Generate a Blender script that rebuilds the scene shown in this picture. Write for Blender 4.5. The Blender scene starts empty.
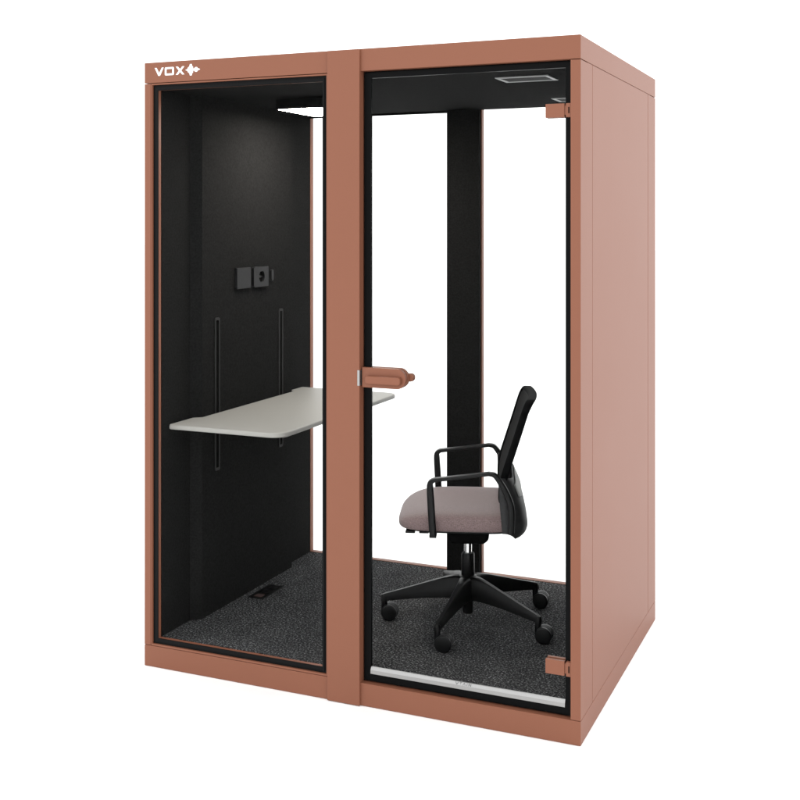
import bpy, bmesh, math, random
from mathutils import Vector, Matrix
R = math.radians
random.seed(4)
sc = bpy.context.scene
C = sc.collection

# ------------------------------------------------------------------ sizes (metres)
W, D, H = 1.6243, 1.2204, 2.2
FLOOR = 0.103

# ------------------------------------------------------------------ materials
def mat(name, col, rough=0.5, spec=0.5, metal=0.0):
    m = bpy.data.materials.new(name); m.use_nodes = True
    b = m.node_tree.nodes['Principled BSDF']
    b.inputs['Base Color'].default_value = (*col, 1)
    b.inputs['Roughness'].default_value = rough
    b.inputs['Specular IOR Level'].default_value = spec
    b.inputs['Metallic'].default_value = metal
    return m

def grain(m, scale, amount, bump=0.0, dist=0.001, detail=2.0, rough_var=0.0):
    """small procedural variation of colour, gloss and relief"""
    nt = m.node_tree; N = nt.nodes; L = nt.links
    b = N['Principled BSDF']; col = b.inputs['Base Color'].default_value[:]
    tc = N.new('ShaderNodeTexCoord')
    n = N.new('ShaderNodeTexNoise'); n.inputs['Scale'].default_value = scale
    n.inputs['Detail'].default_value = detail
    L.new(tc.outputs['Object'], n.inputs['Vector'])
    r = N.new('ShaderNodeValToRGB')
    r.color_ramp.elements[0].position = 0.3; r.color_ramp.elements[1].position = 0.7
    r.color_ramp.elements[0].color = (*[c * (1 - amount) for c in col[:3]], 1)
    r.color_ramp.elements[1].color = (*[min(1, c * (1 + amount)) for c in col[:3]], 1)
    L.new(n.outputs['Fac'], r.inputs['Fac']); L.new(r.outputs['Color'], b.inputs['Base Color'])
    if bump:
        bp = N.new('ShaderNodeBump'); bp.inputs['Strength'].default_value = bump
        bp.inputs['Distance'].default_value = dist
        L.new(n.outputs['Fac'], bp.inputs['Height']); L.new(bp.outputs['Normal'], b.inputs['Normal'])
    if rough_var:
        n2 = N.new('ShaderNodeTexNoise'); n2.inputs['Scale'].default_value = 3.0
        L.new(tc.outputs['Object'], n2.inputs['Vector'])
        mr = N.new('ShaderNodeMapRange')
        ro = b.inputs['Roughness'].default_value
        mr.inputs['To Min'].default_value = ro - rough_var; mr.inputs['To Max'].default_value = ro + rough_var
        L.new(n2.outputs['Fac'], mr.inputs['Value']); L.new(mr.outputs['Result'], b.inputs['Roughness'])
    return m

PAINT = grain(mat('terracotta_powder_coat', (0.197, 0.0765, 0.0450), 0.44, 0.20), 900, 0.04, 0.05, 0.0004, rough_var=0.012)
FABRIC = grain(mat('black_acoustic_fabric', (0.0122, 0.0122, 0.0122), 0.95, 0.03), 150, 0.25, detail=3.0)
CEIL = grain(mat('dark_ceiling_felt', (0.0085, 0.0085, 0.0085), 0.95, 0.03), 150, 0.2)
RUBBER = grain(mat('black_rubber', (0.0042, 0.0043, 0.0045), 0.5, 0.08), 300, 0.15)
FRIT = mat('black_glass_edging', (0.0028, 0.0030, 0.0032), 0.4, 0.05)
PLASTIC = grain(mat('black_plastic', (0.0042, 0.0042, 0.0045), 0.40, 0.20), 60, 0.10, rough_var=0.05)
MATTE = grain(mat('matt_black_plastic', (0.0050, 0.0050, 0.0053), 0.75, 0.03), 60, 0.10)
PLASTIC_G = grain(mat('charcoal_plastic', (0.040, 0.040, 0.041), 0.55, 0.06), 60, 0.10, rough_var=0.05)
SOCKET = grain(mat('dark_grey_plastic', (0.0135, 0.0135, 0.0143), 0.5, 0.12), 300, 0.08)
RAILM = mat('dark_grey_metal', (0.024, 0.024, 0.024), 0.65, 0.10)
GREYINS = mat('light_grey_plastic', (0.30, 0.30, 0.29), 0.5, 0.15)
DESK = grain(mat('pale_grey_laminate', (0.282, 0.275, 0.258), 0.48, 0.35), 700, 0.03, 0.03, 0.0003)
SEAT = grain(mat('mauve_seat_fabric', (0.172, 0.117, 0.116), 0.62, 0.40), 380, 0.50, 0.5, 0.0010, 3.0)
SEAT.node_tree.nodes['Principled BSDF'].inputs['Sheen Weight'].default_value = 0.25
MESHM = grain(mat('black_back_mesh', (0.0085, 0.0085, 0.009), 0.8, 0.12), 380, 0.3, 0.4, 0.001)
CHROME = mat('chrome', (0.72, 0.72, 0.72), 0.12, 0.5, 1.0)
ALU = grain(mat('brushed_aluminium', (0.32, 0.32, 0.317), 0.36, 0.5, 0.9), 500, 0.05)
WHITE = mat('white_lettering', (0.80, 0.80, 0.80), 0.6, 0.2)
VENT = mat('grey_vent_metal', (0.20, 0.20, 0.20), 0.45, 0.4)
COPPER = mat('reddish_socket_insert', (0.055, 0.032, 0.028), 0.5, 0.3)
DARK = mat('dark_recess', (0.003, 0.003, 0.003), 0.8, 0.05)

def carpet_mat():
    m = mat('speckled_carpet', (0.05, 0.05, 0.05), 1.0, 0.05)
    nt = m.node_tree; N = nt.nodes; L = nt.links; b = N['Principled BSDF']
    tc = N.new('ShaderNodeTexCoord')
    n1 = N.new('ShaderNodeTexNoise'); n1.inputs['Scale'].default_value = 146; n1.inputs['Detail'].default_value = 4; n1.inputs['Roughness'].default_value = 0.75
    n2 = N.new('ShaderNodeTexNoise'); n2.inputs['Scale'].default_value = 9; n2.inputs['Detail'].default_value = 3
    for n in (n1, n2): L.new(tc.outputs['Object'], n.inputs['Vector'])
    r = N.new('ShaderNodeValToRGB'); e = r.color_ramp.elements
    e[0].position = 0.36; e[0].color = (0.009, 0.009, 0.0095, 1)
    e[1].position = 0.74; e[1].color = (0.43, 0.43, 0.435, 1)
    x = e.new(0.53); x.color = (0.037, 0.037, 0.0385, 1)
    L.new(n1.outputs['Fac'], r.inputs['Fac'])
    mr = N.new('ShaderNodeMapRange'); mr.inputs['From Min'].default_value = 0.3; mr.inputs['From Max'].default_value = 0.7
    mr.inputs['To Min'].default_value = 0.8; mr.inputs['To Max'].default_value = 1.15
    L.new(n2.outputs['Fac'], mr.inputs['Value'])
    mx = N.new('ShaderNodeMix'); mx.data_type = 'RGBA'; mx.blend_type = 'MULTIPLY'; mx.inputs['Factor'].default_value = 1
    L.new(r.outputs['Color'], mx.inputs['A']); L.new(mr.outputs['Result'], mx.inputs['B'])
    L.new(mx.outputs['Result'], b.inputs['Base Color'])
    bp = N.new('ShaderNodeBump'); bp.inputs['Strength'].default_value = 0.7; bp.inputs['Distance'].default_value = 0.003
    L.new(n1.outputs['Fac'], bp.inputs['Height']); L.new(bp.outputs['Normal'], b.inputs['Normal'])
    return m
CARPET = carpet_mat()

def glass_mat():
    m = bpy.data.materials.new('anti_reflective_glass'); m.use_nodes = True
    nt = m.node_tree; N = nt.nodes; L = nt.links; N.clear()
    o = N.new('ShaderNodeOutputMaterial'); t = N.new('ShaderNodeBsdfTransparent')
    t.inputs['Color'].default_value = (0.985, 0.99, 0.988, 1)
    L.new(t.outputs['BSDF'], o.inputs['Surface'])
    return m
GLASS = glass_mat()

def lamp_mat():
    m = mat('lit_diffuser', (0.9, 0.9, 0.9), 0.5)
    b = m.node_tree.nodes['Principled BSDF']
    b.inputs['Emission Color'].default_value = (1.0, 0.93, 0.84, 1); b.inputs['Emission Strength'].default_value = 50.0
    return m
LIT = lamp_mat()

# ------------------------------------------------------------------ mesh helpers
def box(bm, x0, x1, y0, y1, z0, z1):
    v = [bm.verts.new(p) for p in ((x0,y0,z0),(x1,y0,z0),(x1,y1,z0),(x0,y1,z0),(x0,y0,z1),(x1,y0,z1),(x1,y1,z1),(x0,y1,z1))]
    for f in ((0,3,2,1),(4,5,6,7),(0,1,5,4),(1,2,6,5),(2,3,7,6),(3,0,4,7)): bm.faces.new([v[i] for i in f])

def ring(bm, o, i, y0, y1):
    """rectangular frame in the xz plane: o, i = (x0, x1, z0, z1)"""
    def loop(r, y): return [bm.verts.new(p) for p in ((r[0],y,r[2]),(r[1],y,r[2]),(r[1],y,r[3]),(r[0],y,r[3]))]
    a, b, c, d = loop(o, y0), loop(i, y0), loop(o, y1), loop(i, y1)
    for k in range(4):
        n = (k + 1) % 4
        bm.faces.new((a[k], a[n], b[n], b[k])); bm.faces.new((c[n], c[k], d[k], d[n]))
        bm.faces.new((a[n], a[k], c[k], c[n])); bm.faces.new((b[k], b[n], d[n], d[k]))

def prism(bm, pts, axis, a, b):
    """closed 2-D outline extruded along an axis ('x': pts are (y,z), 'y': (x,z), 'z': (x,y))"""
    def P(p, t): return {'x': (t, p[0], p[1]), 'y': (p[0], t, p[1]), 'z': (p[0], p[1], t)}[axis]
    u = [bm.verts.new(P(p, a)) for p in pts]; v = [bm.verts.new(P(p, b)) for p in pts]
    n = len(pts)
    bm.faces.new(u); bm.faces.new(v[::-1])
    for k in range(n): bm.faces.new((u[(k+1)%n], u[k], v[k], v[(k+1)%n]))

def cyl(bm, c0, c1, r0, r1=None, n=32, cap=True):
    r1 = r0 if r1 is None else r1
    c0, c1 = Vector(c0), Vector(c1); d = (c1 - c0).normalized()
    a = d.orthogonal().normalized(); b = d.cross(a)
    def L(c, r): return [bm.verts.new(c + r * (math.cos(2*math.pi*k/n) * a + math.sin(2*math.pi*k/n) * b)) for k in range(n)]
    p, q = L(c0, r0), L(c1, r1)
    for k in range(n): bm.faces.new((p[k], p[(k+1)%n], q[(k+1)%n], q[k]))
    if cap: bm.faces.new(p[::-1]); bm.faces.new(q)

def lathe(bm, centre, axis, prof, n=32):
    """prof = [(distance along axis, radius), ...]"""
    c = Vector(centre); d = Vector(axis).normalized(); a = d.orthogonal().normalized(); b = d.cross(a)
    loops = []
    for t, r in prof:
        if r < 1e-6: loops.append([bm.verts.new(c + d * t)])
        else: loops.append([bm.verts.new(c + d*t + r*(math.cos(2*math.pi*k/n)*a + math.sin(2*math.pi*k/n)*b)) for k in range(n)])
    for p, q in zip(loops, loops[1:]):
        for k in range(n):
            m = (k + 1) % n
            if len(p) == 1: bm.faces.new((p[0], q[m], q[k]))
            elif len(q) == 1: bm.faces.new((p[k], p[m], q[0]))
            else: bm.faces.new((p[k], p[m], q[m], q[k]))

def rrect(x0, x1, y0, y1, r, n=8, rs=None):
    rs = rs or (r, r, r, r)     # corners: (x0,y0) (x1,y0) (x1,y1) (x0,y1)
    out = []
    for (cx, cy, a0), rr in zip(((x0, y0, 180), (x1, y0, 270), (x1, y1, 0), (x0, y1, 90)), rs):
        sx = 1 if cx == x0 else -1; sy = 1 if cy == y0 else -1
        if rr < 1e-6: out.append((cx, cy)); continue
        for k in range(n + 1):
            t = R(a0 + 90 * k / n)
            out.append((cx + sx*rr + rr*math.cos(t), cy + sy*rr + rr*math.sin(t)))
    return out

def spline(pts, n=8):
    """Catmull-Rom through tuples of any length"""
    out = []
    P = [pts[0]] + list(pts) + [pts[-1]]
    for i in range(1, len(P) - 2):
        for k in range(n):
            t = k / n
            out.append(tuple(0.5*((2*b) + (c-a)*t + (2*a-5*b+4*c-d)*t*t + (3*b-a-3*c+d)*t**3) for a, b, c, d in zip(P[i-1], P[i], P[i+1], P[i+2])))
    out.append(tuple(pts[-1]))
    return out

def obj(name, bm, m, parent=None, bevel=0.0, smooth=False, seg=2, label=None):
    bmesh.ops.recalc_face_normals(bm, faces=bm.faces)
    me = bpy.data.meshes.new(name); bm.to_mesh(me); bm.free()
    me.materials.append(m)
    if smooth:
        for p in me.polygons: p.use_smooth = True
        if hasattr(me, 'set_sharp_from_angle'): me.set_sharp_from_angle(angle=R(38))
    o = bpy.data.objects.new(name, me); C.objects.link(o)
    if parent: o.parent = parent
    if bevel:
        b = o.modifiers.new('edge', 'BEVEL'); b.width = bevel; b.segments = seg; b.limit_method = 'ANGLE'; b.angle_limit = R(40)
    if label: o['label'] = label
    return o

def BM(fn, *args):
    bm = bmesh.new(); fn(bm, *args); return bm

def boxes(*bs):
    bm = bmesh.new()
    for b in bs: box(bm, *b)
    return bm

def empty(name, loc, rz, label, cat):
    o = bpy.data.objects.new(name, None); C.objects.link(o)
    o.location = loc; o.rotation_euler = (0, 0, rz); o.empty_display_size = 0.1
    o['label'] = label; o['category'] = cat
    return o

# ------------------------------------------------------------------ ground
bm = bmesh.new()
v = [bm.verts.new(p) for p in ((-60,-60,-0.001),(60,-60,-0.001),(60,60,-0.001),(-60,60,-0.001))]
bm.faces.new(v)
g = obj('ground', bm, grain(mat('white_studio_floor', (0.92, 0.92, 0.92), 0.7, 0.2), 2.0, 0.01))
g['kind'] = 'structure'

# ------------------------------------------------------------------ the booth
booth = empty('office_booth', (0, 0, 0), 0, 'terracotta glass-fronted office phone booth with black interior standing on the white floor', 'office booth')
def part(name, bm, m, bevel=0.0, parent=None, **k): return obj(name, bm, m, parent or booth, bevel, **k)

part('base', boxes((0, W, 0, D, 0, 0.0755)), PAINT, 0.0015)
roof = part('roof', boxes((0, W, 0, D, 2.1255, H)), PAINT, 0.0015)
for x0, x1 in ((0, 0.027), (1.592, W)):
    part('corner_post', boxes((x0, x1, 0, 0.1515, 0.0768, 2.1232)), PAINT, 0.0015)
    part('corner_post', boxes((x0 if x0 else 0, x1 if x0 else 0.032, 1.0665, D, 0.0768, 2.1232)), PAINT, 0.0015)
part('middle_post', boxes((0.752, 0.873, -0.0095, 0.050, 0.0012, H - 0.0012)), PAINT, 0.0015)
part('middle_post', boxes((0.750, 0.873, 1.1905, D + 0.0095, 0.0012, H - 0.0012)), PAINT, 0.0015)
# right side panel with the core that shows in the joints
part('side_panel', boxes((W-0.02, W-0.0002, 0.1542, 1.0638, 0.0768, 2.1232), (1.600, W-0.0025, 0.1, 1.12, 0.07, 2.13)), PAINT, 0.001)
part('side_panel', boxes((0.0002, 0.02, 0.1542, 1.0638, 0.0768, 2.1232), (0.0025, 0.030, 0.1, 1.12, 0.07, 2.13)), PAINT, 0.001)

# inner lining
wl = part('wall_lining', boxes((0.028, 0.0545, 0.031, 1.1895, 0.0705, 2.135)), FABRIC)
bm = bmesh.new()
prism(bm, ((0.054, 0.212), (0.090, 0.242), (0.090, 0.950), (0.054, 0.980)), 'z', FLOOR - 0.01, 2.11)
acoustic = part('acoustic_panel', bm, FABRIC, 0.001)
part('wall_lining', boxes((1.571, 1.601, 0.051, 1.1895, 0.0705, 2.135)), FABRIC)
ceil = part('ceiling', boxes((0.050, 1.575, 0.0335, 1.1892, 2.102, 2.14)), CEIL)
part('carpet', boxes((0.050, 1.575, 0.0335, 1.1897, 0.072, FLOOR)), CARPET)
part('pillar_lining', boxes((0.7355, 0.884, 1.165, 1.1893, FLOOR - 0.004, 2.1025)), FABRIC, 0.001)
part('pillar_lining', boxes((0.756, 0.869, 0.0505, 0.062, FLOOR - 0.004, 2.1025)), FABRIC, 0.001)

# fixed front window on the left
bm = bmesh.new()
ring(bm, (0.0282, 0.7508, 0.0768, 2.1232), (0.0335, 0.7435, 0.0835, 2.1180), 0.0008, 0.028)
win = part('fixed_window', bm, PAINT, 0.001)
bm = bmesh.new()
ring(bm, (0.0337, 0.7433, 0.0837, 2.1178), (0.0425, 0.7345, 0.0925, 2.1090), 0.0085, 0.0262)
ring(bm, (0.0418, 0.7352, 0.0918, 2.1097), (0.0553, 0.7262, 0.1048, 2.0975), 0.0055, 0.0097)
obj('gasket', bm, RUBBER, win, 0.001)
bm = bmesh.new()
ring(bm, (0.045, 0.736, 0.095, 2.107), (0.0555, 0.7335, 0.1045, 2.0990), 0.0098, 0.0240)
obj('window_reveal', bm, PAINT, win, 0.0006)
obj('glass_pane', boxes((0.047, 0.738, 0.0243, 0.0305, 0.097, 2.105)), GLASS, win)

# rear windows
for (o, i, gy) in (((0.0335, 0.7485, 0.0768, 2.1232), (0.0560, 0.7330, 0.1050, 2.1045), True),
                   ((0.8745, 1.5905, 0.0768, 2.1232), (0.8880, 1.5700, 0.1050, 2.1045), False)):
    bm = bmesh.new(); ring(bm, o, i, 1.1902, 1.2185)
    rw = part('rear_window', bm, PAINT, 0.001)
    obj('glass_pane', boxes((i[0]-0.004, i[1]+0.004, 1.2010, 1.2090, i[2]-0.004, i[3]+0.004)), GLASS, rw)
    if gy:
        obj('gasket', boxes((0.056, 0.7340, 1.180, 1.1899, 2.0935, 2.1015)), RUBBER, rw)

# door
bm = bmesh.new()
ring(bm, (0.8735, 1.5917, 0.0762, 2.1250), (0.8850, 1.5830, 0.0880, 2.1130), 0.0265, 0.050)
part('door_seal', bm, RUBBER, 0.0012)
bm = bmesh.new()
ring(bm, (0.8775, 1.5885, 0.0800, 2.1210), (0.9030, 1.5712, 0.1060, 2.1020), 0.0190, 0.0305)
door = part('door', bm, FRIT, 0.001)
obj('glass_pane', boxes((0.9015, 1.5725, 0.0212, 0.0288, 0.1045, 2.1035)), GLASS, door)
bm = bmesh.new()
prism(bm, ((0.0075, 0.1085), (0.0188, 0.1085), (0.0188, 0.1305), (0.0135, 0.1305), (0.0075, 0.1215)), 'x', 0.9055, 1.5722)
seal = obj('bottom_bar', bm, ALU, door, 0.0008)
# small worn marking on the bar
def stroke(bm, a, b, w, y0, y1):
    a, b = Vector(a), Vector(b); d = (b - a).normalized(); n = Vector((-d.y, d.x)) * w / 2
    prism(bm, [tuple(p) for p in (a - n, b - n, b + n, a + n)], 'y', y0, y1)
def marks(dest, segs, w, name, m, y0, y1):
    bm = bmesh.new()
    for a, b in segs: stroke(bm, a, b, w, y0, y1)
    return obj(name, bm, m, dest)
def slope_marks(bm, segs, w):
    # strokes lying on the sloped upper face of the bar
    def P(x, t): return Vector((x, 0.0075 + 0.006*t, 0.1215 + 0.009*t))
    n = Vector((0, -0.009, 0.006)).normalized()
    for (x0, t0), (x1, t1) in segs:
        d = (P(x1, t1) - P(x0, t0)).normalized(); s = d.cross(n) * w/2
        q = [P(x0,t0)-s, P(x1,t1)-s, P(x1,t1)+s, P(x0,t0)+s]
        lo = [bm.verts.new(p - n*0.0003) for p in q]; hi = [bm.verts.new(p + n*0.0003) for p in q]
        bm.faces.new(lo[::-1]); bm.faces.new(hi)
        for k in range(4): bm.faces.new((lo[k], lo[(k+1)%4], hi[(k+1)%4], hi[k]))
bm = bmesh.new(); X0 = 1.208
slope_marks(bm, [((X0, .9), (X0+.005, .1)), ((X0+.005, .1), (X0+.010, .9)), ((X0+.014, .9), (X0+.022, .9)), ((X0+.018, .9), (X0+.018, .3)),
    ((X0+.026, .1), (X0+.030, .9)), ((X0+.030, .9), (X0+.034, .1)), ((X0+.040, .9), (X0+.040, .1)), ((X0+.046, .1), (X0+.046, .9)), ((X0+.046, .9), (X0+.053, .1)), ((X0+.053, .1), (X0+.053, .9))], 0.0020)
obj('bar_marking', bm, mat('faint_grey_print', (0.13, 0.13, 0.13), 0.5, 0.2), door)
for zb, zt in ((1.9460, 1.9895), (0.2060, 0.2510)):
    bm = bmesh.new()
    box(bm, 1.5095, 1.5705, 0.0080, 0.0192, zb, zt)
    box(bm, 1.5095, 1.5705, 0.0303, 0.0420, zb, zt)
    box(bm, 1.5705, 1.5760, 0.0100, 0.0192, zb + 0.007, zt - 0.007)
    box(bm, 1.5760, 1.5915, 0.0060, 0.0265, zb, zt)
    h = obj('hinge', bm, PAINT, door, 0.001)
    # the screw slot is a dark inlay of the same part's knuckle
    obj('hinge_slot', boxes((1.5835, 1.5870, 0.0054, 0.0070, zb + 0.012, zt - 0.012)), DARK, door)
# handle outside, handle inside
bm = bmesh.new()
prism(bm, rrect(0.8765, 1.0350, 1.0660, 1.1330, 0.031, 10, (0.002, 0.0325, 0.0325, 0.002)), 'y', 0.0020, 0.0188)
hb = obj('door_handle', bm, PAINT, door, 0.003, smooth=True, seg=3)
bm = bmesh.new()
prism(bm, rrect(0.8950, 1.0230, 1.0800, 1.1070, 0.009, 8), 'y', -0.0170, 0.0030)
obj('handle_grip', bm, PAINT, door, 0.005, smooth=True, seg=3)
bm = bmesh.new()
prism(bm, rrect(0.8765, 1.0330, 1.0660, 1.1330, 0.031, 10, (0.002, 0.0325, 0.0325, 0.002)), 'y', 0.0307, 0.0450)
obj('door_handle', bm, PAINT, door, 0.003, smooth=True, seg=3)
bm = bmesh.new()
prism(bm, rrect(0.8950, 1.0450, 1.0870, 1.1140, 0.012, 8), 'y', 0.0440, 0.0680)
obj('handle_grip', bm, PAINT, door, 0.005, smooth=True, seg=3)
part('strike_plate', boxes((0.8655, 0.8738, -0.0103, 0.0150, 1.0720, 1.1240)), ALU, 0.0004)

# lettering and wave emblem on the roof edge
bm = bmesh.new()
Y0, Y1 = -0.0008, 0.0006
zt, zb = 2.1795, 2.1500
def poly(pts): prism(bm, pts, 'y', Y0, Y1)
poly([(0.0452, zt), (0.0535, zt), (0.0648, zb+0.0100), (0.0761, zt), (0.0844, zt), (0.0685, zb), (0.0611, zb)])
# O as a rounded square ring
oo, ii = rrect(0.0890, 0.1284, zb, zt, 0.0045, 5), rrect(0.0965, 0.1209, zb+0.0068, zt-0.0068, 0.0012, 5)
a = [bm.verts.new((x, Y0, z)) for x, z in oo]; b = [bm.verts.new((x, Y0, z)) for x, z in ii]
c = [bm.verts.new((x, Y1, z)) for x, z in oo]; d = [bm.verts.new((x, Y1, z)) for x, z in ii]
n = len(a)
for k in range(n):
    m_ = (k+1) % n
    bm.faces.new((a[k], a[m_], b[m_], b[k])); bm.faces.new((a[m_], a[k], c[k], c[m_])); bm.faces.new((b[k], b[m_], d[m_], d[k])); bm.faces.new((c[m_], c[k], d[k], d[m_]))
xm, zm = 0.1547, (zt+zb)/2
poly([(0.1361, zt), (0.1455, zt), (xm, zm+0.0050), (0.1639, zt), (0.1733, zt), (xm+0.0052, zm), (0.1733, zb), (0.1639, zb), (xm, zm-0.0050), (0.1455, zb), (0.1361, zb), (xm-0.0052, zm)])
zc = 2.1652
up = [(.1785,.0012),(.185,.0025),(.1885,.0085),(.1915,.0105),(.1945,.0125),(.1965,.0205),(.2045,.0205),(.2060,.0130),(.2095,.0115),(.2105,.0035),(.2145,.0035),(.2190,.0085),(.2265,.0085),(.2300,.0040),(.239,.0010)]
poly([(x, zc + h) for x, h in up] + [(x, zc - h) for x, h in up[::-1]])
obj('logo', bm, WHITE, roof)

# ceiling light with lit diffuser
cl = part('ceiling_light', boxes((0.280, 0.520, 0.475, 0.800, 2.063, 2.1025)), RUBBER, 0.001)
bm = bmesh.new(); box(bm, 0.287, 0.513, 0.482, 0.793, 2.0610, 2.0640)
obj('light_diffuser', bm, LIT, cl)
# ceiling vents
for y0 in (0.165, 0.850):
    bm = bmesh.new()
    def zring(o, i, z0, z1):
        def loop(r, z): return [bm.verts.new(p) for p in ((r[0],r[2],z),(r[1],r[2],z),(r[1],r[3],z),(r[0],r[3],z))]
        a, b, c, d = loop(o, z0), loop(i, z0), loop(o, z1), loop(i, z1)
        for k in range(4):
            n = (k+1) % 4
            for q in ((a[k],a[n],b[n],b[k]), (c[n],c[k],d[k],d[n]), (a[n],a[k],c[k],c[n]), (b[k],b[n],d[n],d[k])): bm.faces.new(q)
    zring((1.290, 1.474, y0, y0 + 0.128), (1.304, 1.460, y0 + 0.014, y0 + 0.114), 2.0985, 2.1025)
    vt = part('air_vent', bm, VENT, 0.0005)
    bm = bmesh.new()
    for k in range(7):
        yy = y0 + 0.018 + k * 0.0140
        box(bm, 1.3035, 1.4605, yy, yy + 0.0085, 2.0995, 2.1015)
    obj('vent_grille', bm, RAILM, vt)

# wall sockets on the acoustic panel
part('socket_plate', boxes((0.0895, 0.1010, 0.478, 0.585, 1.350, 1.434)), SOCKET, 0.0012)
bm = bmesh.new()
y0, y1, z0, z1 = 0.609, 0.728, 1.350, 1.434
X = 0.1010; cy, cz, rr = (y0+y1)/2 + 0.004, (z0+z1)/2, 0.0235
n = 48
sq = []
for k in range(n):
    t = 2*math.pi*k/n; cx_, sx_ = math.cos(t), math.sin(t)
    s = min(((y1-cy) if cx_ > 0 else (cy-y0))/max(abs(cx_),1e-6), ((z1-cz) if sx_ > 0 else (cz-z0))/max(abs(sx_),1e-6))
    sq.append((cy + s*cx_, cz + s*sx_))
ci = [(cy + rr*math.cos(2*math.pi*k/n), cz + rr*math.sin(2*math.pi*k/n)) for k in range(n)]
A = [bm.verts.new((X, *p)) for p in sq]; B = [bm.verts.new((X, *p)) for p in ci]
Cc = [bm.verts.new((X-0.009, *p)) for p in ci]; Dd = [bm.verts.new((0.0895, *p)) for p in sq]
for k in range(n):
    m_ = (k+1) % n
    bm.faces.new((A[k], A[m_], B[m_], B[k])); bm.faces.new((B[k], B[m_], Cc[m_], Cc[k])); bm.faces.new((A[m_], A[k], Dd[k], Dd[m_]))
bm.faces.new(Cc)
sp = part('socket_plate', bm, SOCKET)
bm = bmesh.new()
ins = [(cy + (rr-0.0012)*math.cos(2*math.pi*k/n), cz + (rr-0.0012)*math.sin(2*math.pi*k/n)) for k in range(n)]
prism(bm, ins, 'x', X-0.0088, X-0.0075)
obj('socket_well', bm, DARK, sp)
bm = bmesh.new()
for dy in (-0.009, 0.009): cyl(bm, (X-0.0074, cy+dy-0.004, cz), (X-0.003, cy+dy-0.004, cz), 0.003, n=16)
box(bm, X-0.0074, X-0.0005, cy-0.022, cy-0.008, cz-0.004, cz+0.004)
obj('socket_contacts', bm, SOCKET, sp, 0.0004)
bm = bmesh.new(); prism(bm, rrect(0.757, 0.776, 1.371, 1.417, 0.0085, 8), 'x', 0.0895, 0.0990)
part('wall_button', bm, SOCKET, 0.001)

# desk height rails
for yc in (0.346, 0.849):
    bm = bmesh.new()
    o_, i_ = rrect(yc-0.0170, yc+0.0170, 0.650, 1.246, 0.008, 5), rrect(yc-0.0110, yc+0.0110, 0.660, 1.236, 0.005, 5)
    xs = (0.0898, 0.0935)
    lo = [[bm.verts.new((x, *p)) for p in q] for x in xs for q in (o_, i_)]
    n = len(o_)
    for k in range(n):
        m_ = (k+1) % n
        bm.faces.new((lo[2][k], lo[2][m_], lo[3][m_], lo[3][k])); bm.faces.new((lo[0][k], lo[0][m_], lo[2][m_], lo[2][k])); bm.faces.new((lo[1][m_], lo[1][k], lo[3][k], lo[3][m_]))
    rl = part('wall_rail', bm, RAILM)
    bm = bmesh.new(); prism(bm, i_, 'x', 0.0896, 0.0905)
    obj('rail_slot', bm, DARK, rl)

# floor outlet let into the carpet
bm = bmesh.new(); box(bm, 0.118, 0.190, 0.530, 0.704, FLOOR - 0.002, FLOOR + 0.0015)
fo = part('floor_outlet', bm, RUBBER, 0.001)
for k, yy in enumerate((0.562, 0.617, 0.672)):
    bm = bmesh.new(); prism(bm, rrect(0.136, 0.172, yy-0.017, yy+0.017, 0.006, 5), 'z', FLOOR + 0.001, FLOOR + 0.0024)
    obj('outlet_insert', bm, COPPER if k == 0 else PLASTIC, fo)

# ------------------------------------------------------------------ the desk
desk = empty('wall_desk', (0.0935, 0.57, 0.858), 0, 'pale grey desk shelf with rounded front corners fixed to the black wall rails', 'desk')
def rel(pts): return [(x - 0.0935, y - 0.57) for x, y in pts]
out = [(0.094, 0.236), (0.0665, 0.2085), (0.0665, 0.062)]
out += [(0.0665 + 0.012 - 0.012*math.cos(t), 0.062 - 0.012*math.sin(t)) for t in (R(45), R(90))]
out += rrect(0.2, 0.545, 0.050, 1.087, 0.058, 12, (0, 0.058, 0.058, 0))[1:-1]
out += [(0.0785, 1.087), (0.070, 1.0835), (0.0665, 1.075), (0.0665, 0.9835), (0.094, 0.956)]
bm = bmesh.new(); prism(bm, rel(out), 'z', 0.0, 0.018)
obj('tabletop', bm, DESK, desk, 0.0055, smooth=True, seg=4)
for yc in (0.346, 0.849):
    bm = bmesh.new()
    y = yc - 0.57
    prism(bm, ((0.0, -0.0006), (0.33, -0.0006), (0.33, -0.007), (0.02, -0.035), (0.0, -0.035)), 'y', y - 0.009, y + 0.009)
    obj('bracket', bm, RUBBER, desk, 0.001)

# ------------------------------------------------------------------ the office chair
CX, CY = 1.030, 0.622
ROT = R(198.8)
chair = empty('office_chair', (CX, CY, FLOOR), ROT, 'black swivel office chair with mauve fabric seat and open armrests on the carpet', 'office chair')
def cp(name, bm, m, bevel=0.0, parent=None, **k): return obj(name, bm, m, parent or chair, bevel, **k)
def Z(z): return z - FLOOR

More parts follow.
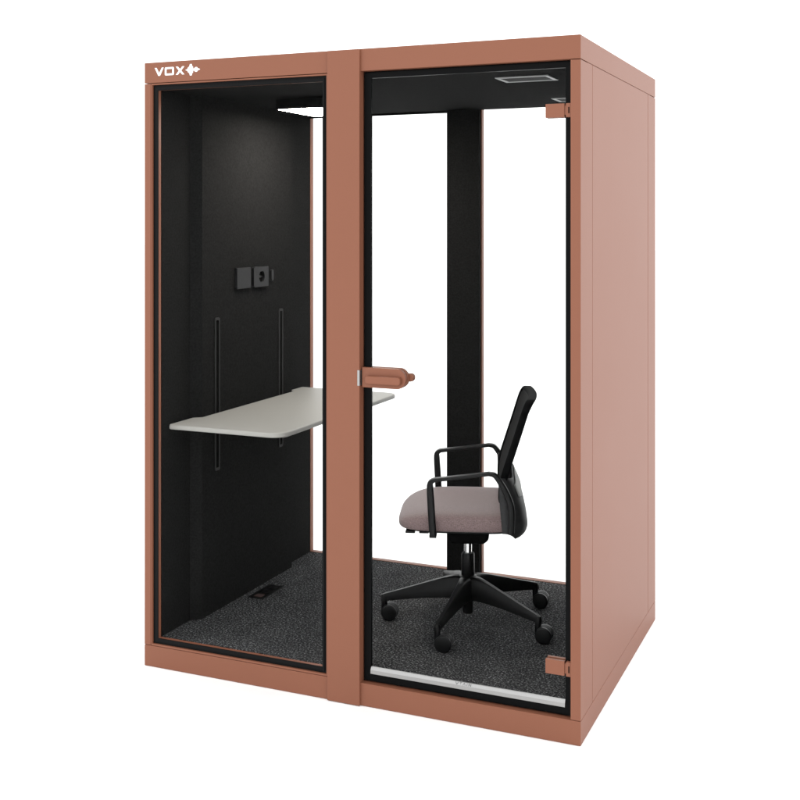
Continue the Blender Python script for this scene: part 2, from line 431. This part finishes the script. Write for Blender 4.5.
# seat cushion: concentric outlines
def seat_outline(n=96):
    pts = []
    for k in range(n):
        t = 2*math.pi*k/n
        c, s = math.cos(t), math.sin(t)
        e = 4.2 if c > 0 else 4.5
        rx = 0.257 if c > 0 else 0.200
        pts.append((rx * math.copysign(abs(c)**(2/e), c), 0.243 * math.copysign(abs(s)**(2/e), s)))
    return pts
OUT = seat_outline()
prof = [(0.25, .5690), (0.5, .5688), (0.72, .5680), (0.85, .5655), (0.92, .5620), (0.960, .5570), (0.976, .5522), (0.981, .5490), (0.987, .5488), (0.9955, .5440), (0.9985, .5405), (1.0, .5380), (1.0, .5210), (0.995, .5120), (0.984, .5070), (0.96, .5050)]
bm = bmesh.new()
loops = []
for s, z in prof:
    lp = []
    for x, y in OUT:
        f = max(0.0, x * s / 0.257)
        drop = (z - 0.505)*0.48*f**4 + 0.006*f**4          # waterfall front
        dish = -0.004 * math.exp(-((x*s)/0.1)**2) * (1 - min(1, abs(y*s)/0.24)) if z > 0.56 else 0
        lp.append(bm.verts.new((x*s, y*s, Z(z - drop + dish))))
    loops.append(lp)
n = len(OUT)
for p, q in zip(loops, loops[1:]):
    for k in range(n): bm.faces.new((p[k], p[(k+1)%n], q[(k+1)%n], q[k]))
bm.faces.new(loops[0]); bm.faces.new(loops[-1][::-1])
cp('seat', bm, SEAT, smooth=True)
# plastic pan under the cushion
bm = bmesh.new()
prism(bm, [(x*0.93, y*0.93) for x, y in OUT], 'z', Z(0.496), Z(0.5060))
for x, y in ((0.205, 0.192), (0.155, 0.192), (0.185, -0.192), (0.185, 0.14), (0.235, 0.03), (0.235, -0.06), (0.185, -0.14), (-0.14, -0.17), (-0.14, 0.17)):
    box(bm, x-0.018, x+0.018, y-0.025, y+0.025, Z(0.4915), Z(0.499))
cp('seat_pan', bm, PLASTIC, 0.003)
bm = bmesh.new()
a = [(-0.058, 0.416), (0.062, 0.416), (0.074, 0.432), (0.080, 0.4975), (-0.084, 0.4975), (-0.076, 0.432)]
prism(bm, [(x - 0.002, Z(z)) for x, z in a], 'y', -0.075, 0.075)
cp('tilt_mechanism', bm, MATTE, 0.006)
# gas lift
bm = bmesh.new(); cyl(bm, (0, 0, Z(0.30)), (0, 0, Z(0.41)), 0.0145, n=40)
cp('gas_lift', bm, CHROME, smooth=True)
bm = bmesh.new()
lathe(bm, (0, 0, 0), (0, 0, 1), [(Z(0.136), 0), (Z(0.136), 0.017), (Z(0.139), 0.0195), (Z(0.245), 0.0205), (Z(0.252), 0.0255), (Z(0.358), 0.0245), (Z(0.365), 0.0225), (Z(0.365), 0)], 40)
cp('lift_sleeve', bm, PLASTIC, smooth=True)
bm = bmesh.new()
lathe(bm, (0, 0, 0), (0, 0, 1), [(Z(0.188), 0), (Z(0.188), 0.033), (Z(0.193), 0.036), (Z(0.268), 0.036), (Z(0.277), 0.033), (Z(0.280), 0.027), (Z(0.280), 0)], 40)
cp('hub', bm, PLASTIC, smooth=True)

# five legs and castors
def leg_mesh():
    bm = bmesh.new()
    # station: r, half width at top, half width at bottom, z top, z bottom
    st = [(0.020, .022, .030, .276, .190), (0.050, .0150, .0245, .2775, .1960), (0.09, .0105, .0205, .2690, .1960), (0.16, .0085, .0160, .2480, .1920),
          (0.23, .0075, .0125, .2260, .1840), (0.29, .0070, .0105, .2080, .1770), (0.318, .0080, .0110, .2000, .1740), (0.330, .0065, .0100, .1950, .1740)]
    lp = []
    for r, a, b, t, z in st:
        sec = [(-b, z), (-b, z + (t-z)*0.35), (-a*1.25, t - 0.006), (-a*0.8, t), (a*0.8, t), (a*1.25, t - 0.006), (b, z + (t-z)*0.35), (b, z)]
        lp.append([bm.verts.new((r, y, Z(q))) for y, q in sec])
    n = len(lp[0])
    for p, q in zip(lp, lp[1:]):
        for k in range(n): bm.faces.new((p[k], p[(k+1)%n], q[(k+1)%n], q[k]))
    bm.faces.new(lp[0]); bm.faces.new(lp[-1][::-1])
    # socket for the castor stem
    lathe(bm, (0.320, 0, 0), (0, 0, 1), [(Z(0.134), 0), (Z(0.134), 0.0095), (Z(0.137), 0.0110), (Z(0.190), 0.0120), (Z(0.196), 0.0095), (Z(0.196), 0)], 20)
    return bm
leg0 = cp('leg', leg_mesh(), PLASTIC, smooth=True)
def caster_hood():
    bm = bmesh.new()
    rr, cz, ox = 0.0305, Z(FLOOR + 0.0300), 0.023
    # arched hood between the two wheels
    pts = []
    for k in range(25):
        t = R(-25 + 215 * k / 24); pts.append((ox + rr*math.cos(t), cz + rr*math.sin(t)))
    pts.append((ox - 0.010, cz - 0.010))
    prism(bm, pts, 'y', -0.0100, 0.0100)
    cyl(bm, (0, 0, cz + 0.002), (0, 0, Z(0.163)), 0.0065, n=16)
    cyl(bm, (ox, -0.020, cz), (ox, 0.020, cz), 0.004, n=12)
    return bm
def caster_wheel(side):
    bm = bmesh.new(); cz = Z(FLOOR + 0.0300)
    lathe(bm, (0.023, side*0.0104, cz), (0, side, 0), [(0, 0), (0, 0.0280), (0.0015, 0.0300), (0.0115, 0.0300), (0.0140, 0.0277), (0.0148, 0.0250), (0.0145, 0.0), ], 36)
    return bm
hood0 = None
for i in range(5):
    wa = R(-90 + 72*i)                      # direction in the room
    la = wa - ROT
    lg = leg0 if i == 0 else leg0.copy()
    if i: C.objects.link(lg); lg.parent = chair
    lg.rotation_euler = (0, 0, la)
    if i == 0:
        hood0 = cp('castor', caster_hood(), PLASTIC_G, 0.0015)
        w0 = [obj('wheel', caster_wheel(s), PLASTIC, hood0, smooth=True) for s in (-1, 1)]
        hd, ws = hood0, w0
    else:
        hd = hood0.copy(); C.objects.link(hd); hd.parent = chair
        for w in w0:
            k = w.copy(); C.objects.link(k); k.parent = hd
    hd.location = (0.320*math.cos(la), 0.320*math.sin(la), 0)
    yaw = R((12, 3, 6, 20, 9)[i]) - ROT
    hd.rotation_euler = (0, 0, yaw)

# armrests: a flat loop swept through the side view
def sweep(bm, path, y, lat):
    """path of (p, z, thickness); rounded-rectangle section, lateral width lat"""
    pts = spline(path, 6); n = len(pts); L = []
    for i, (p, z, t) in enumerate(pts):
        a = pts[max(0, i-1)]; b = pts[min(n-1, i+1)]
        d = Vector((b[0]-a[0], b[1]-a[1])).normalized(); nn = Vector((-d.y, d.x))
        sec = rrect(-lat/2, lat/2, -t/2, t/2, min(t, lat)*0.30, 3)
        L.append([bm.verts.new((p + nn.x*v_, y + u_, Z(z + nn.y*v_))) for u_, v_ in sec])
    m = len(L[0])
    for p, q in zip(L, L[1:]):
        for k in range(m): bm.faces.new((p[k], p[(k+1)%m], q[(k+1)%m], q[k]))
    bm.faces.new(L[0]); bm.faces.new(L[-1][::-1])
ARM = [(0.120, .500, .024), (0.123, .540, .026), (0.128, .620, .025), (0.1305, .665, .0235), (0.130, .684, .0200), (0.119, .6955, .0150), (0.095, .6995, .0130),
       (0.024, .7085, .0125), (-0.060, .7195, .0120), (-0.084, .7215, .0135), (-0.104, .7130, .0170), (-0.131, .6730, .0215), (-0.152, .6260, .0230), (-0.160, .585, .0235), (-0.158, .512, .0230)]
for s in (-1, 1):
    bm = bmesh.new()
    sweep(bm, ARM, s*0.262, 0.030)
    # feet that run in under the seat
    y0, y1 = sorted((s*0.150, s*0.272))
    box(bm, 0.108, 0.133, y0, y1, Z(0.4915), Z(0.5015))
    cp('armrest', bm, PLASTIC, smooth=True)

# backrest: curved frame with mesh panel
def interp(tab, x):
    for (a, b), (c, d) in zip(tab, tab[1:]):
        if x <= c: return b + (d-b)*(max(x, a)-a)/(c-a)
    return tab[-1][1]
PF = [(.56, -.105), (.62, -.108), (.67, -.1135), (.70, -.1200), (.733, -.130), (.85, -.168), (.9456, -.198), (.99, -.212)]
def surf(q, z): return interp(PF, z) - 0.022*(1 - min(1, (q/0.22)**2))
ZT, ZB, HW = 0.975, 0.585, 0.222
loop = rrect(-HW, HW, ZB, ZT, 0.05, 10, (0.09, 0.09, 0.050, 0.050))
dense = []
for (a, b), (c, d) in zip(loop, loop[1:] + loop[:1]):
    k = max(1, int(math.hypot(c-a, d-b)/0.02))
    dense += [(a + (c-a)*j/k, b + (d-b)*j/k) for j in range(k)]
bm = bmesh.new(); Ls = []
cz = (ZT+ZB)/2
N_ = len(dense)
for i, (q, z) in enumerate(dense):
    a = dense[i-1]; b = dense[(i+1) % N_]
    d = Vector((b[0]-a[0], b[1]-a[1])).normalized(); inn = Vector((-d.y, d.x))      # points inwards
    th = 0.027 + 0.005*max(0, (z-0.93)/0.05)
    wd = 0.014
    sec = []
    for u, v in rrect(0, wd, 0, th, 0.0055, 3):
        qq, zz = q + inn.x*u, z + inn.y*u
        sec.append(bm.verts.new((surf(qq, zz) - v, qq, Z(zz - 0.25*v*0))))
    Ls.append(sec)
m = len(Ls[0])
for i in range(N_):
    p, q = Ls[i], Ls[(i+1) % N_]
    for k in range(m): bm.faces.new((p[k], p[(k+1)%m], q[(k+1)%m], q[k]))
back = cp('backrest', bm, MATTE, smooth=True)
bm = bmesh.new(); G = []
inner = 0.008
for j in range(25):
    z = ZB + inner + (ZT - ZB - 2*inner)*j/24; row = []
    for i in range(25):
        q = (HW - inner)*(i/12 - 1)
        # draw the grid in at the rounded corners
        k = 1.0
        dz = min(z - ZB, ZT - z); rr = 0.09 if z < cz else 0.05
        if dz < rr: k = (HW - rr + math.sqrt(max(0, rr*rr - (rr-dz)**2))) / HW
        row.append(bm.verts.new((surf(q*k, z) - 0.005, q*k, Z(z))))
    G.append(row)
for a, b in zip(G, G[1:]):
    for i in range(24): bm.faces.new((a[i], a[i+1], b[i+1], b[i]))
pn = obj('back_mesh', bm, MESHM, back, smooth=True)
sm = pn.modifiers.new('thick', 'SOLIDIFY'); sm.thickness = 0.004

# plastic shell that wraps round behind the seat
REAR = [(.440, -.172), (.452, -.196), (.470, -.213), (.490, -.2195), (.505, -.2195), (.564, -.207), (.613, -.190), (.647, -.175), (.690, -.158), (.72, -.15)]
SIDE = [(.44, -.135), (.50, -.127), (.60, -.118), (.72, -.110)]
def shell_pt(phi, t, off=0.0):
    s, c = math.sin(phi), math.cos(phi)
    d = abs(c)**(2/3.4); q = math.copysign(abs(s)**(2/3.4), s)
    zb = 0.442 + 0.060*abs(q)**2.2; zt = 0.672 + 0.026*abs(q)**2
    z = zb + (zt - zb)*t
    zr = 0.442 + (0.672-0.442)*t
    ps, pr = interp(SIDE, z), interp(REAR, zr)
    p = ps + (pr - ps)*d
    hw = 0.236 - 0.012*t
    return Vector((p - off*c, q*hw + off*s, Z(z)))
bm = bmesh.new(); G = []
for j in range(29):
    G.append([bm.verts.new(shell_pt(R(-90 + 180*i/48), j/28)) for i in range(49)])
for a, b in zip(G, G[1:]):
    for i in range(48): bm.faces.new((a[i], a[i+1], b[i+1], b[i]))
sh = cp('back_shell', bm, PLASTIC_G, smooth=True)
sm = sh.modifiers.new('thick', 'SOLIDIFY'); sm.thickness = 0.007; sm.offset = 0
bm = bmesh.new(); G = []
for j in range(9):
    G.append([bm.verts.new(shell_pt(R(-40 + 80*i/24), 0.70 + 0.27*j/8 * (1 - 0.25*abs(i-12)/12), 0.0078)) for i in range(25)])
for a, b in zip(G, G[1:]):
    for i in range(24): bm.faces.new((a[i], a[i+1], b[i+1], b[i]))
li = obj('lumbar_insert', bm, GREYINS, sh, smooth=True)
sm = li.modifiers.new('thick', 'SOLIDIFY'); sm.thickness = 0.004; sm.offset = 0

# ------------------------------------------------------------------ light: white studio all round
w = bpy.data.worlds.new('World'); sc.world = w; w.use_nodes = True
bg = w.node_tree.nodes['Background']
bg.inputs['Color'].default_value = (1, 1, 1, 1); bg.inputs['Strength'].default_value = 2.0

sb = bpy.data.lights.new('softbox', 'AREA'); sb.shape = 'RECTANGLE'; sb.size = 6.0; sb.size_y = 6.0; sb.energy = 7
so = bpy.data.objects.new('softbox', sb); C.objects.link(so)
so.location = (3.3, 10.5, 3.1)
so.rotation_euler = (Vector((W, 0.6, 1.3)) - so.location).to_track_quat('-Z', 'Y').to_euler()

# ------------------------------------------------------------------ camera
cam = bpy.data.cameras.new('camera'); co = bpy.data.objects.new('camera', cam); C.objects.link(co)
co.location = (2.49932, -3.44196, 1.62264); co.rotation_euler = (R(90), 0, R(23.3044))
cam.sensor_fit = 'HORIZONTAL'; cam.sensor_width = 36.0; cam.lens = 1135.57/800*36
cam.shift_y = -(400 - 221.093)/800
cam.clip_start = 0.05; cam.clip_end = 500
sc.camera = co

vs = sc.view_settings
vs.view_transform = 'Standard'; vs.look = 'None'; vs.exposure = 0; vs.gamma = 1; vs.use_curve_mapping = False
cy_ = sc.cycles
cy_.transparent_max_bounces = 24; cy_.max_bounces = 10; cy_.diffuse_bounces = 5
cy_.use_denoising = True
cy_.sample_clamp_indirect = 10.0; cy_.blur_glossy = 0.3
